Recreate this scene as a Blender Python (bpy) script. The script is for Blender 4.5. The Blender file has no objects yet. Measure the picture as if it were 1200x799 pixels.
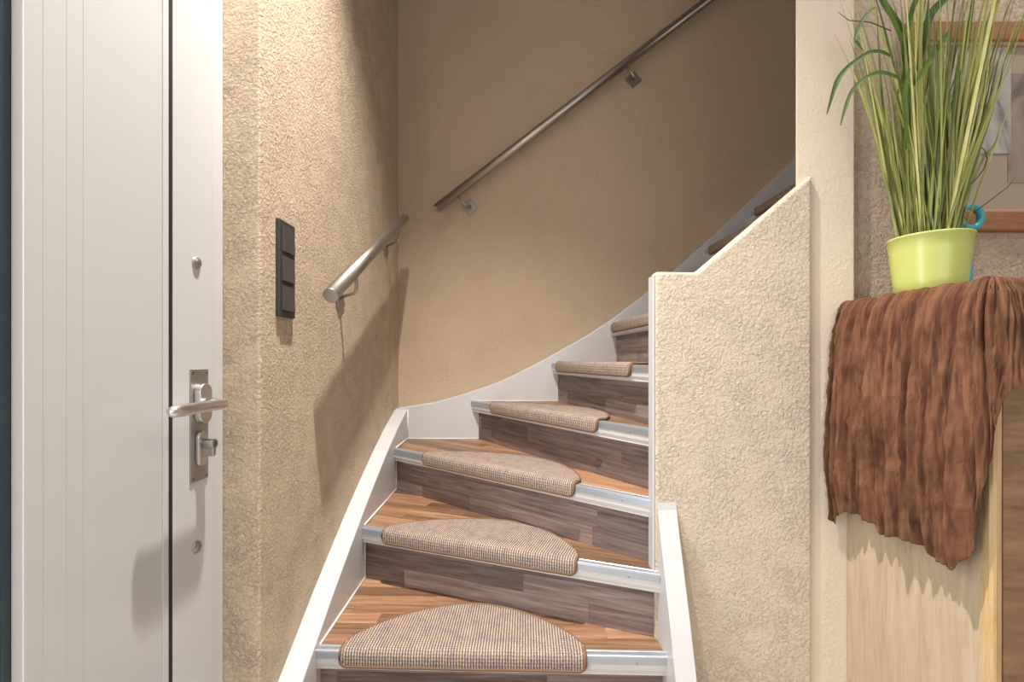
import bpy, bmesh, math, random
from mathutils import Vector, Matrix, noise

random.seed(7)
scene = bpy.context.scene
COL = scene.collection
ZC = 1.146            # camera height above the hall floor
F = 533.33            # focal length in pixels of the 1200 px wide frame

# ------------------------------------------------------------------ camera
cam_d = bpy.data.cameras.new('camera')
cam_d.sensor_width = 36.0
cam_d.lens = 16.0
cam_d.shift_y = 0.0179
cam_d.clip_start = 0.02
cam = bpy.data.objects.new('camera', cam_d)
cam.location = (0, 0, ZC)
cam.rotation_euler = (math.pi / 2, 0, 0)
COL.objects.link(cam)
scene.camera = cam

# ------------------------------------------------------------------ view + world
scene.view_settings.view_transform = 'Standard'
scene.view_settings.look = 'None'
scene.view_settings.gamma = 1.0
scene.view_settings.use_curve_mapping = False
scene.view_settings.exposure = 0.0
w = bpy.data.worlds.new('world')
scene.world = w
w.use_nodes = True
w.node_tree.nodes['Background'].inputs[0].default_value = (0.80, 0.86, 1.0, 1)
w.node_tree.nodes['Background'].inputs[1].default_value = 0.35


def area_light(name, loc, target, sx, sy, power, color):
    d = bpy.data.lights.new(name, 'AREA')
    d.shape = 'RECTANGLE'
    d.size, d.size_y = sx, sy
    d.energy = power
    d.color = color
    o = bpy.data.objects.new(name, d)
    o.location = loc
    o.rotation_euler = (Vector(target) - Vector(loc)).to_track_quat('-Z', 'Y').to_euler()
    COL.objects.link(o)
    return o


# added fill without a visible source, from behind the camera
area_light('rear_fill', (0.9, -2.35, 1.55), (0.5, 2.0, 0.9), 2.4, 1.6, 24, (0.97, 0.98, 1.0))
# daylight through the tall glazed part of the entrance door, left of the camera
area_light('door_glass_daylight', (-0.655, 0.30, 1.15), (1.0, 0.30, 1.15), 0.45, 1.7, 15, (0.92, 0.955, 1.0))
area_light('landing_fill', (2.6, 1.85, 3.6), (1.4, 1.9, 1.5), 0.8, 0.6, 3, (1.0, 0.86, 0.78))  # dim fill added above the upper stairs

# downlights of the hall ceiling: position, watts; the last is added as fill
DOWNLIGHTS = [((-0.21, 0.89), 122), ((1.65, 0.72), 16), ((0.9, -0.75), 26)]
CEIL = 3.27


# ------------------------------------------------------------------ material helpers
def new_mat(name):
    m = bpy.data.materials.new(name)
    m.use_nodes = True
    nt = m.node_tree
    b = nt.nodes['Principled BSDF']
    return m, nt, b


def node(nt, typ, **kw):
    n = nt.nodes.new(typ)
    for k, v in kw.items():
        if k in n.inputs:
            n.inputs[k].default_value = v
        else:
            setattr(n, k, v)
    return n


def ramp(nt, stops, interp='LINEAR'):
    r = nt.nodes.new('ShaderNodeValToRGB')
    r.color_ramp.interpolation = interp
    els = r.color_ramp.elements
    els[0].position, els[0].color = stops[0][0], (*stops[0][1], 1)
    els[1].position, els[1].color = stops[1][0], (*stops[1][1], 1)
    for p, c in stops[2:]:
        e = els.new(p)
        e.color = (*c, 1)
    return r


def plain(name, color, rough=0.5, metal=0.0, spec=0.5, coat=0.0):
    m, nt, b = new_mat(name)
    b.inputs['Base Color'].default_value = (*color, 1)
    b.inputs['Roughness'].default_value = rough
    b.inputs['Metallic'].default_value = metal
    b.inputs['Specular IOR Level'].default_value = spec
    b.inputs['Coat Weight'].default_value = coat
    return m


def plaster(name, color, scale=60.0, height=0.004, worm=1.0, dark=0.93):
    """trowelled plaster: small sharp-edged crumbs and ridges, as fine relief"""
    m, nt, b = new_mat(name)
    L = nt.links.new
    tc = node(nt, 'ShaderNodeTexCoord')
    n1 = node(nt, 'ShaderNodeTexNoise', Scale=scale, Detail=4.0, Roughness=0.6, Distortion=0.5)
    n2 = node(nt, 'ShaderNodeTexNoise', Scale=scale * 0.55, Detail=3.0, Roughness=0.55, Distortion=1.0)
    n3 = node(nt, 'ShaderNodeTexNoise', Scale=scale * 0.12, Detail=2.0, Roughness=0.5)
    n4 = node(nt, 'ShaderNodeTexNoise', Scale=2.4, Detail=3.0, Roughness=0.6)
    for n in (n1, n2, n3, n4):
        L(tc.outputs['Object'], n.inputs['Vector'])
    r1 = ramp(nt, [(0.46, (0, 0, 0)), (0.64, (1, 1, 1))])
    r2 = ramp(nt, [(0.49, (0, 0, 0)), (0.57, (1, 1, 1))])
    r3 = ramp(nt, [(0.35, (0.45, 0.45, 0.45)), (0.62, (1, 1, 1))])
    L(n1.outputs[0], r1.inputs[0])
    L(n2.outputs[0], r2.inputs[0])
    L(n3.outputs[0], r3.inputs[0])
    a1 = node(nt, 'ShaderNodeMath', operation='MULTIPLY_ADD')
    L(r2.outputs[0], a1.inputs[0]); a1.inputs[1].default_value = 0.45 * worm
    L(r1.outputs[0], a1.inputs[2])
    a2 = node(nt, 'ShaderNodeMath', operation='MULTIPLY')
    L(a1.outputs[0], a2.inputs[0]); L(r3.outputs[0], a2.inputs[1])
    bp = node(nt, 'ShaderNodeBump', Strength=1.0, Distance=height)
    L(a2.outputs[0], bp.inputs['Height'])
    L(bp.outputs[0], b.inputs['Normal'])
    c = ramp(nt, [(0.3, tuple(x * dark for x in color)), (0.7, color)])
    L(n4.outputs[0], c.inputs[0])
    L(c.outputs[0], b.inputs['Base Color'])
    b.inputs['Roughness'].default_value = 0.85
    b.inputs['Specular IOR Level'].default_value = 0.2
    return m


def wood(name, dark, mid, light, axis='X', scale=1.0, rough=0.4, vary=0.0, stretch=14.0, spec=0.4):
    """straight grained wood, the grain running along the object's local axis"""
    m, nt, b = new_mat(name)
    L = nt.links.new
    tc = node(nt, 'ShaderNodeTexCoord')
    oi = node(nt, 'ShaderNodeObjectInfo')
    mp = node(nt, 'ShaderNodeMapping')
    s = {'X': (1, stretch, stretch), 'Y': (stretch, 1, stretch), 'Z': (stretch, stretch, 1)}[axis]
    mp.inputs['Scale'].default_value = tuple(v * scale for v in s)
    off = node(nt, 'ShaderNodeVectorMath', operation='SCALE')
    L(oi.outputs['Random'], off.inputs['Scale'])
    off.inputs[0].default_value = (37.0, 53.0, 71.0)
    L(tc.outputs['Object'], mp.inputs['Vector'])
    ad = node(nt, 'ShaderNodeVectorMath', operation='ADD')
    L(mp.outputs[0], ad.inputs[0]); L(off.outputs[0], ad.inputs[1])
    n1 = node(nt, 'ShaderNodeTexNoise', Scale=3.0, Detail=6.0, Roughness=0.62, Distortion=0.7)
    L(ad.outputs[0], n1.inputs['Vector'])
    r = ramp(nt, [(0.28, dark), (0.75, light), (0.5, mid)])
    L(n1.outputs[0], r.inputs[0])
    hsv = node(nt, 'ShaderNodeHueSaturation')
    mr = node(nt, 'ShaderNodeMapRange')
    mr.inputs['To Min'].default_value = 1.0 - vary
    mr.inputs['To Max'].default_value = 1.0 + vary
    L(oi.outputs['Random'], mr.inputs['Value'])
    L(mr.outputs[0], hsv.inputs['Value'])
    L(r.outputs[0], hsv.inputs['Color'])
    L(hsv.outputs[0], b.inputs['Base Color'])
    bp = node(nt, 'ShaderNodeBump', Strength=0.15, Distance=0.001)
    L(n1.outputs[0], bp.inputs['Height'])
    L(bp.outputs[0], b.inputs['Normal'])
    b.inputs['Roughness'].default_value = rough
    b.inputs['Specular IOR Level'].default_value = spec
    return m


SAND = (0.62, 0.50, 0.365)
M = {}
M['plaster_left'] = plaster('sand_rough_plaster', SAND, 125, 0.0031)
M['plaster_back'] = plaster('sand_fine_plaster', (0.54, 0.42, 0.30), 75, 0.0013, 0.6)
M['plaster_half'] = plaster('sand_trowelled_plaster', (0.665, 0.565, 0.445), 110, 0.0023, 1.2, 0.96)
M['plaster_column'] = plaster('sand_smooth_plaster', (0.79, 0.685, 0.55), 90, 0.0005, 0.4, 0.97)
M['plaster_picture'] = plaster('sand_coarse_plaster', (0.63, 0.51, 0.40), 85, 0.0034, 1.4)
M['ceiling'] = plain('ceiling_paint', (0.82, 0.80, 0.77), 0.9)
M['hall_wall'] = plain('hall_paint', (0.74, 0.71, 0.67), 0.9)
M['floor'] = plain('floor_tiles_beige', (0.46, 0.42, 0.38), 0.4)
M['white_paint'] = plain('white_string_paint', (0.585, 0.585, 0.60), 0.32)
M['white_nosing'] = plain('white_nosing_paint', (0.64, 0.635, 0.625), 0.35)
M['white_door'] = plain('white_door_coating', (0.58, 0.59, 0.605), 0.24, 0, 0.5)
M['white_panel'] = plain('white_door_panel', (0.545, 0.553, 0.565), 0.18, 0, 0.5)
M['daylight_edge'] = plain('painted_daylight_edge', (0.93, 0.93, 0.93), 0.3)  # whiter than the door: daylight on the strip put into its colour
M['black_rubber'] = plain('black_rubber', (0.012, 0.012, 0.014), 0.6)
M['blue_gasket'] = plain('slate_gasket', (0.03, 0.05, 0.07), 0.25)
M['steel'] = plain('brushed_steel', (0.44, 0.41, 0.38), 0.38, 1.0)
M['steel_dark'] = plain('brushed_steel_plate', (0.36, 0.33, 0.30), 0.45, 1.0)
M['plate'] = plain('satin_lock_plate', (0.42, 0.41, 0.40), 0.42, 1.0)
M['lever'] = plain('satin_lever_steel', (0.68, 0.67, 0.66), 0.30, 1.0)
M['screw'] = plain('screw_head', (0.20, 0.19, 0.18), 0.4, 1.0)
M['alu'] = plain('aluminium_edge', (0.47, 0.51, 0.57), 0.40, 0.7)
M['switch'] = plain('anthracite_switch', (0.040, 0.038, 0.037), 0.55)
M['switch_rocker'] = plain('anthracite_rocker', (0.055, 0.052, 0.050), 0.5)
M['tread_wood'] = wood('walnut_tread_stave', (0.13, 0.065, 0.036), (0.27, 0.15, 0.086), (0.42, 0.26, 0.15), 'X', 1.5, 0.42, 0.50, 20)
M['riser_wood'] = wood('walnut_riser_stave', (0.10, 0.072, 0.066), (0.21, 0.155, 0.138), (0.36, 0.285, 0.255), 'X', 1.5, 0.45, 0.45, 20)
M['oak'] = wood('pale_oak_panel', (0.40, 0.315, 0.21), (0.49, 0.395, 0.275), (0.545, 0.45, 0.325), 'Z', 2.2, 0.5, 0, 11)
M['oak_edge'] = wood('oak_edge_band', (0.44, 0.29, 0.13), (0.55, 0.38, 0.19), (0.62, 0.45, 0.25), 'Z', 3.0, 0.4)
M['front_wood'] = wood('brown_oak_front', (0.17, 0.098, 0.05), (0.26, 0.16, 0.088), (0.36, 0.23, 0.13), 'X', 2.2, 0.5, 0, 6)
M['frame_wood'] = wood('reddish_frame_wood', (0.26, 0.115, 0.055), (0.34, 0.165, 0.082), (0.42, 0.22, 0.12), 'X', 3.0, 0.4)
M['frame_lip'] = plain('pale_frame_lip', (0.55, 0.36, 0.22), 0.4)
M['pot'] = plain('lime_plastic', (0.55, 0.615, 0.185), 0.26, 0, 0.5)
M['soil'] = plain('dark_soil', (0.03, 0.025, 0.015), 0.9)
M['turquoise'] = plain('turquoise_enamel', (0.05, 0.40, 0.50), 0.32)
M['paspartout'] = plain('warm_grey_mount', (0.40, 0.33, 0.26), 0.8)
M['piping'] = plain('brown_mat_binding', (0.19, 0.105, 0.062), 0.85)
M['caulk'] = plain('white_caulk', (0.82, 0.80, 0.76), 0.5)
M['lamp_ring'] = plain('white_lamp_ring', (0.8, 0.8, 0.8), 0.4)


def mat_print(name, base, seed):
    m, nt, b = new_mat(name)
    L = nt.links.new
    tc = node(nt, 'ShaderNodeTexCoord')
    mp = node(nt, 'ShaderNodeMapping')
    mp.inputs['Location'].default_value = (seed, seed * 0.7, 0)
    mp.inputs['Scale'].default_value = (7, 1, 4)
    wv = node(nt, 'ShaderNodeTexNoise', Scale=1.3, Detail=2.0, Roughness=0.45, Distortion=1.8)
    L(tc.outputs['Object'], mp.inputs['Vector'])
    L(mp.outputs[0], wv.inputs['Vector'])
    r = ramp(nt, [(0.30, tuple(x * 0.45 for x in base)), (0.62, base), (0.42, tuple(x * 0.80 for x in base))])
    L(wv.outputs[0], r.inputs[0])
    L(r.outputs[0], b.inputs['Base Color'])
    b.inputs['Roughness'].default_value = 0.7
    return m


M['print_a'] = mat_print('grey_sketch_print', (0.50, 0.47, 0.45), 1.3)
M['print_b'] = mat_print('mauve_sketch_print', (0.36, 0.28, 0.24), 4.1)


def carpet():
    m, nt, b = new_mat('sisal_look_carpet')
    L = nt.links.new
    uv = node(nt, 'ShaderNodeUVMap')
    mp = node(nt, 'ShaderNodeMapping')
    L(uv.outputs[0], mp.inputs['Vector'])
    w1 = node(nt, 'ShaderNodeTexWave', Scale=42.0, Distortion=1.2, Detail=1.0)
    w1.wave_type, w1.bands_direction = 'BANDS', 'X'
    w1.inputs['Detail Scale'].default_value = 3.0
    w2 = node(nt, 'ShaderNodeTexWave', Scale=36.0, Distortion=1.8, Detail=1.0)
    w2.wave_type, w2.bands_direction = 'BANDS', 'Y'
    n1 = node(nt, 'ShaderNodeTexNoise', Scale=260.0, Detail=1.0)
    n2 = node(nt, 'ShaderNodeTexNoise', Scale=26.0, Detail=4.0, Roughness=0.7)
    for n in (w1, w2, n1, n2):
        L(mp.outputs[0], n.inputs['Vector'])
    mul = node(nt, 'ShaderNodeMath', operation='MULTIPLY')
    L(w1.outputs['Fac'], mul.inputs[0])
    mr = node(nt, 'ShaderNodeMapRange')
    mr.inputs['To Min'].default_value = 0.55
    L(w2.outputs['Fac'], mr.inputs['Value'])
    L(mr.outputs[0], mul.inputs[1])
    ad = node(nt, 'ShaderNodeMath', operation='MULTIPLY_ADD')
    L(n1.outputs[0], ad.inputs[0]); ad.inputs[1].default_value = 0.45
    L(mul.outputs[0], ad.inputs[2])
    r = ramp(nt, [(0.22, (0.11, 0.092, 0.086)), (1.0, (0.55, 0.50, 0.445)), (0.60, (0.285, 0.245, 0.22))])
    L(ad.outputs[0], r.inputs[0])
    hue = ramp(nt, [(0.34, (0.78, 0.72, 0.80)), (0.62, (1.10, 0.98, 0.86)), (0.48, (1.0, 0.90, 0.86))])
    L(n2.outputs[0], hue.inputs[0])
    mx = node(nt, 'ShaderNodeMix', data_type='RGBA', blend_type='MULTIPLY')
    mx.inputs[0].default_value = 1.0
    L(r.outputs[0], mx.inputs[6]); L(hue.outputs[0], mx.inputs[7])
    L(mx.outputs[2], b.inputs['Base Color'])
    bp = node(nt, 'ShaderNodeBump', Strength=0.8, Distance=0.002)
    L(ad.outputs[0], bp.inputs['Height'])
    L(bp.outputs[0], b.inputs['Normal'])
    b.inputs['Roughness'].default_value = 0.95
    b.inputs['Specular IOR Level'].default_value = 0.1
    return m


M['carpet'] = carpet()


def cloth_mat():
    m, nt, b = new_mat('brown_crinkle_cotton')
    L = nt.links.new
    uv = node(nt, 'ShaderNodeUVMap')
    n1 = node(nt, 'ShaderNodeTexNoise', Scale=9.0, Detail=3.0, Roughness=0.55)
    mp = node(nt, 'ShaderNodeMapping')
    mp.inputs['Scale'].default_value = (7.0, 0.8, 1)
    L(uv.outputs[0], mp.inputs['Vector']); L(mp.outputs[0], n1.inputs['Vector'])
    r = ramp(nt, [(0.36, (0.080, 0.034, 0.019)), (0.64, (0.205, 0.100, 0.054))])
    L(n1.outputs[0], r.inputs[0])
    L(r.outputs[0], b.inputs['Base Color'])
    n2 = node(nt, 'ShaderNodeTexNoise', Scale=60.0, Detail=3.0, Roughness=0.6, Distortion=0.6)
    mp2 = node(nt, 'ShaderNodeMapping')
    mp2.inputs['Scale'].default_value = (2.4, 0.55, 1)
    L(uv.outputs[0], mp2.inputs['Vector']); L(mp2.outputs[0], n2.inputs['Vector'])
    bp = node(nt, 'ShaderNodeBump', Strength=0.8, Distance=0.0035)
    L(n2.outputs[0], bp.inputs['Height'])
    L(bp.outputs[0], b.inputs['Normal'])
    b.inputs['Roughness'].default_value = 0.85
    b.inputs['Specular IOR Level'].default_value = 0.15
    b.inputs['Sheen Weight'].default_value = 0.0
    return m


M['cloth'] = cloth_mat()


def blade_mat(name, stops, rough=0.45):
    m, nt, b = new_mat(name)
    L = nt.links.new
    oi = node(nt, 'ShaderNodeObjectInfo')
    r = ramp(nt, stops)
    L(oi.outputs['Random'], r.inputs[0])
    tc = node(nt, 'ShaderNodeTexCoord')
    n1 = node(nt, 'ShaderNodeTexNoise', Scale=30.0, Detail=2.0)
    L(tc.outputs['Object'], n1.inputs['Vector'])
    hsv = node(nt, 'ShaderNodeHueSaturation')
    mr = node(nt, 'ShaderNodeMapRange')
    mr.inputs['To Min'].default_value = 0.7
    mr.inputs['To Max'].default_value = 1.3
    L(n1.outputs[0], mr.inputs['Value'])
    L(mr.outputs[0], hsv.inputs['Value']); L(r.outputs[0], hsv.inputs['Color'])
    L(hsv.outputs[0], b.inputs['Base Color'])
    b.inputs['Roughness'].default_value = rough
    return m


M['blade'] = blade_mat('grass_blade_green', [(0.0, (0.09, 0.11, 0.025)), (1.0, (0.52, 0.51, 0.20)), (0.3, (0.21, 0.245, 0.06)), (0.65, (0.36, 0.38, 0.11))], 0.55)
M['leaf'] = blade_mat('broad_leaf_green', [(0.0, (0.060, 0.125, 0.018)), (1.0, (0.17, 0.25, 0.045))], 0.6)
M['twig'] = plain('brown_tendril', (0.10, 0.06, 0.03), 0.7)


# ------------------------------------------------------------------ mesh helpers
def link(name, me, mat=None, parent=None, loc=None, smooth=False):
    o = bpy.data.objects.new(name, me)
    COL.objects.link(o)
    if mat is not None and not me.materials:
        me.materials.append(mat)
    if parent is not None:
        o.parent = parent
    if loc is not None:
        o.location = loc
    if smooth:
        for p in me.polygons:
            p.use_smooth = True
    return o


def from_bm(name, bm, mat, parent=None, smooth=False, bevel=0.0, seg=2):
    bmesh.ops.recalc_face_normals(bm, faces=bm.faces)
    me = bpy.data.meshes.new(name)
    bm.to_mesh(me)
    bm.free()
    o = link(name, me, mat, parent)
    if smooth:
        for p in me.polygons:
            p.use_smooth = True
    if bevel:
        md = o.modifiers.new('bevel', 'BEVEL')
        md.width, md.segments, md.limit_method = bevel, seg, 'ANGLE'
        md.angle_limit = math.radians(40)
    return o


def add_box(bm, x0, x1, y0, y1, z0, z1):
    v = [bm.verts.new(p) for p in ((x0, y0, z0), (x1, y0, z0), (x1, y1, z0), (x0, y1, z0),
                                   (x0, y0, z1), (x1, y0, z1), (x1, y1, z1), (x0, y1, z1))]
    for f in ((0, 3, 2, 1), (4, 5, 6, 7), (0, 1, 5, 4), (1, 2, 6, 5), (2, 3, 7, 6), (3, 0, 4, 7)):
        bm.faces.new([v[i] for i in f])


def box(name, x0, x1, y0, y1, z0, z1, mat, parent=None, bevel=0.0, seg=2):
    bm = bmesh.new()
    add_box(bm, x0, x1, y0, y1, z0, z1)
    return from_bm(name, bm, mat, parent, bevel=bevel, seg=seg)


def add_prism(bm, poly, vec):
    """poly: list of 3D points, extruded by vec"""
    vec = Vector(vec)
    a = [bm.verts.new(p) for p in poly]
    b = [bm.verts.new(Vector(p) + vec) for p in poly]
    n = len(poly)
    bm.faces.new(a)
    bm.faces.new(b[::-1])
    for i in range(n):
        bm.faces.new((a[i], b[i], b[(i + 1) % n], a[(i + 1) % n]))


def prism(name, poly, vec, mat, parent=None, bevel=0.0, seg=2):
    bm = bmesh.new()
    add_prism(bm, poly, vec)
    return from_bm(name, bm, mat, parent, bevel=bevel, seg=seg)


def add_tube(bm, pts, radius, seg=12, cap=True):
    """pts: polyline; radius float or list"""
    pts = [Vector(p) for p in pts]
    n = len(pts)
    rad = radius if isinstance(radius, (list, tuple)) else [radius] * n
    rings = []
    up = None
    for i, p in enumerate(pts):
        if i == 0:
            t = pts[1] - pts[0]
        elif i == n - 1:
            t = pts[-1] - pts[-2]
        else:
            t = (pts[i] - pts[i - 1]).normalized() + (pts[i + 1] - pts[i]).normalized()
        t.normalize()
        if up is None:
            up = Vector((0, 0, 1)) if abs(t.z) < 0.9 else Vector((1, 0, 0))
        s = t.cross(up)
        if s.length < 1e-5:
            s = t.cross(Vector((0, 1, 0)))
        s.normalize()
        up = s.cross(t).normalized()
        rings.append([bm.verts.new(p + (s * math.cos(2 * math.pi * k / seg) + up * math.sin(2 * math.pi * k / seg)) * rad[i]) for k in range(seg)])
    for i in range(n - 1):
        for k in range(seg):
            f = bm.faces.new((rings[i][k], rings[i][(k + 1) % seg], rings[i + 1][(k + 1) % seg], rings[i + 1][k]))
            f.smooth = True
    if cap:
        bm.faces.new(rings[0][::-1])
        bm.faces.new(rings[-1])


def tube(name, pts, radius, mat, parent=None, seg=12, cap=True):
    bm = bmesh.new()
    add_tube(bm, pts, radius, seg, cap)
    return from_bm(name, bm, mat, parent)


def add_lathe(bm, prof, centre, seg=32, smooth=True):
    """prof: (r, z) list"""
    cx, cy, cz = centre
    rings = []
    for r, z in prof:
        if r < 1e-6:
            rings.append([bm.verts.new((cx, cy, cz + z))])
        else:
            rings.append([bm.verts.new((cx + r * math.cos(2 * math.pi * k / seg), cy + r * math.sin(2 * math.pi * k / seg), cz + z)) for k in range(seg)])
    for a, b in zip(rings[:-1], rings[1:]):
        for k in range(seg):
            k2 = (k + 1) % seg
            if len(a) == 1 and len(b) > 1:
                f = bm.faces.new((a[0], b[k], b[k2]))
            elif len(b) == 1 and len(a) > 1:
                f = bm.faces.new((a[k], a[k2], b[0]))
            elif len(a) > 1:
                f = bm.faces.new((a[k], a[k2], b[k2], b[k]))
            else:
                continue
            f.smooth = smooth


def empty(name, loc=(0, 0, 0)):
    o = bpy.data.objects.new(name, None)
    o.empty_display_size = 0.05
    o.location = loc
    COL.objects.link(o)
    return o


def tag(o, label=None, cat=None, group=None, kind=None):
    if label: o['label'] = label
    if cat: o['category'] = cat
    if group: o['group'] = group
    if kind: o['kind'] = kind
    return o


def rebase(o, loc):
    """give an object its own origin without moving its mesh"""
    loc = Vector(loc)
    o.data.transform(Matrix.Translation(-loc))
    o.location = loc
    return o


def Z(zrel):
    return zrel + ZC


# ------------------------------------------------------------------ the room
XW = -0.583       # left wall
YB = 2.335        # back wall of the stairwell
XS = -0.520       # inner face of the left string
YS = 2.265        # inner face of the back string
XR = 0.400        # inner face of the right string
YH = 1.250        # front of the half wall
XD = -0.660       # door plane
TOP = 4.2

S = 'structure'
tag(box('floor', -0.9, 3.7, -2.6, 2.5, -0.10, 0.0, M['floor']), 'beige tiled hall floor below the stairs', 'floor', kind=S)
# hall ceiling with its edge towards the stairwell
tag(box('ceiling', -0.9, 3.7, -2.6, YH, CEIL, CEIL + 0.28, M['ceiling']), 'white ceiling of the entrance hall', 'ceiling', kind=S)
tag(box('ceiling', -0.9, 3.7, YH, 2.5, TOP, TOP + 0.1, M['ceiling']), 'ceiling high above the stairwell', 'ceiling', kind=S)
# left wall: the outer corner beside the door, then along the stairs
prism('wall_left', [(XW, 1.053, 0), (XW, YB + 0.08, 0), (XW - 0.30, YB + 0.08, 0), (XW - 0.30, 1.053, 0)], (0, 0, TOP), M['plaster_left'], bevel=0.006, seg=3)
wl = bpy.data.objects['wall_left']
tag(wl, 'rough sand coloured plaster wall beside the door, with the light switch', 'wall', kind=S)
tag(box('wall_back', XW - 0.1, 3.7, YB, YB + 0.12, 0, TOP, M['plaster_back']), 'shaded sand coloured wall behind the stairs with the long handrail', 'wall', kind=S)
prism('wall_half', [(0.394, YH, 0), (0.394, YH, Z(0.2416)), (0.509, YH, Z(0.240)), (0.8255, YH, Z(0.509)), (0.8255, YH, 0)],
      (0, 0.045, 0), M['plaster_half'], bevel=0.009, seg=3)
tag(bpy.data.objects['wall_half'], 'low plastered half wall with sloping top beside the stairs', 'wall', kind=S)
tag(prism('wall_pillar', [(0.788, 1.264, 0), (0.952, 1.264, 0), (0.952, 1.40, 0), (0.884, 1.40, 0)], (0, 0, TOP), M['plaster_column'], bevel=0.004), 'smooth cream pillar between the half wall and the picture wall', 'wall', kind=S)
tag(box('wall_right', 0.950, 3.7, 1.285, 1.40, 0, TOP, M['plaster_picture']), 'coarse plastered wall behind the plant and picture', 'wall', kind=S)
tag(box('wall_rear', -0.9, 3.7, -2.6, -2.5, 0, CEIL, M['hall_wall']), 'hall wall behind the camera', 'wall', kind=S)
tag(box('wall_side', 3.6, 3.7, -2.5, 2.4, 0, TOP, M['hall_wall']), 'far side wall of the hall', 'wall', kind=S)
tag(box('wall_door', -0.95, XD - 0.03, -2.5, 0.0, 0, CEIL, M['hall_wall']), 'hall wall on the hinge side of the door', 'wall', kind=S)
tag(box('wall_lintel', -0.95, XD - 0.03, 0.0, 1.053, 2.0, CEIL, M['plaster_left']), 'wall strip above the entrance door', 'wall', kind=S)
# white end trim of the half wall
tag(box('trim_1', 0.388, 0.3945, YH + 0.004, YH + 0.046, 0.55, Z(0.232), M['white_paint'], bevel=0.002), 'narrow white strip on the end of the half wall', 'trim', kind=S)

# ------------------------------------------------------------------ entrance door
door = tag(empty('door_1', (XD, 0.5, 0)), 'white entrance door with a steel lever handle', 'door', kind=S)


def dchild(o):
    o.parent = door
    o.matrix_parent_inverse = Matrix.Translation(-Vector(door.location))
    return o


DT = Z(0.766)
dchild(box('door_panel', XD - 0.03, XD, 0.615, 0.873, 0.02, DT + 0.02, M['white_panel'], bevel=0.0015))
dchild(box('panel_edge_daylight', XD - 0.0148, XD + 0.0005, 0.6135, 0.6150, 0.02, DT + 0.02, M['daylight_edge']))  # thin strip whose white colour stands in for daylight
dchild(box('panel_bead', XD - 0.004, XD + 0.0025, 0.858, 0.872, 0.02, DT + 0.02, M['white_door'], bevel=0.001))
dchild(box('gasket', XD - 0.03, XD - 0.0008, 0.8735, 0.8855, 0.02, DT + 0.02, M['black_rubber']))
dchild(box('lock_stile', XD - 0.045, XD, 0.886, 1.005, 0.02, DT, M['white_door'], bevel=0.002))
dchild(box('door_frame', XD - 0.075, XD - 0.008, 1.0055, 1.0525, 0.0, DT + 0.06, M['white_door'], bevel=0.002))
dchild(box('frame_header', XD - 0.075, XD - 0.010, 0.0, 1.0050, DT + 0.002, DT + 0.06, M['white_door'], bevel=0.002))
dchild(box('glass_gasket', XD - 0.030, XD - 0.015, 0.601, 0.6148, 0.02, DT + 0.02, M['blue_gasket'], bevel=0.003))
dchild(box('door_leaf_edge', XD - 0.045, XD - 0.015, 0.02, 0.6008, 0.02, DT + 0.02, M['white_panel'], bevel=0.002))
# fine grooves of the panel
for yy in (0.640, 0.674, 0.700):
    dchild(box('panel_rib', XD - 0.002, XD + 0.0005, yy, yy + 0.0035, 0.03, DT, M['white_panel'], bevel=0.0003))
# round bolt covers
for zz in (0.2016, -0.392):
    bm = bmesh.new()
    add_lathe(bm, [(0, 0.006), (0.008, 0.006), (0.0085, 0.0045), (0.0105, 0.0045), (0.0125, 0.002), (0.0125, 0)], (0, 0, 0), 24)
    o = from_bm('bolt_cover', bm, M['plate'])
    o.rotation_euler = (0, math.pi / 2, 0)
    o.location = (XD, 0.951, Z(zz))
    dchild(o)


def stadium(yc, zc, wd, ht, x, n=12):
    r = wd / 2
    pts = []
    for k in range(n + 1):
        a = math.pi * k / n
        pts.append((x, yc + r * math.cos(a), zc + ht / 2 - r + r * math.sin(a)))
    for k in range(n + 1):
        a = math.pi + math.pi * k / n
        pts.append((x, yc + r * math.cos(a), zc - ht / 2 + r + r * math.sin(a)))
    return pts


plate = dchild(box('lock_plate', XD, XD + 0.003, 0.931, 0.985, Z(-0.255), Z(-0.021), M['plate'], bevel=0.001))


def pchild(o):
    o.parent = plate
    return o


pchild(prism('rosette', stadium(0.9585, Z(-0.0925), 0.038, 0.084, XD + 0.003), (0.014, 0, 0), M['lever'], bevel=0.002))
pchild(prism('rosette', stadium(0.9560, Z(-0.187), 0.026, 0.074, XD + 0.003), (0.009, 0, 0), M['lever'], bevel=0.003))
hp = [(XD + 0.012, 0.960, Z(-0.0925)), (XD + 0.036, 0.960, Z(-0.0925))]
for k in range(7):
    a = math.pi / 2 * k / 6
    hp.append((XD + 0.040 + 0.018 * math.sin(a), 0.942 + 0.018 * math.cos(a), Z(-0.0925)))
hp += [(XD + 0.0585, 0.88, Z(-0.0928)), (XD + 0.058, 0.83, Z(-0.0932)), (XD + 0.056, 0.812, Z(-0.0935)), (XD + 0.0555, 0.806, Z(-0.0935)), (XD + 0.055, 0.802, Z(-0.0935))]
pchild(tube('door_handle', hp, [0.0108] * 9 + [0.0112, 0.0116, 0.0108, 0.0082, 0.0028], M['lever'], seg=16))
pchild(tube('lock_cylinder', [(XD + 0.010, 0.958, Z(-0.1775)), (XD + 0.034, 0.958, Z(-0.1775)), (XD + 0.036, 0.958, Z(-0.1775))], [0.0100, 0.0100, 0.0085], M['plate'], seg=20))
pchild(box('lock_cylinder', XD + 0.010, XD + 0.035, 0.9535, 0.9625, Z(-0.2035), Z(-0.178), M['plate'], bevel=0.003))
pchild(box('keyhole', XD + 0.0355, XD + 0.0363, 0.957, 0.959, Z(-0.182), Z(-0.172), M['black_rubber']))
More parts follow.
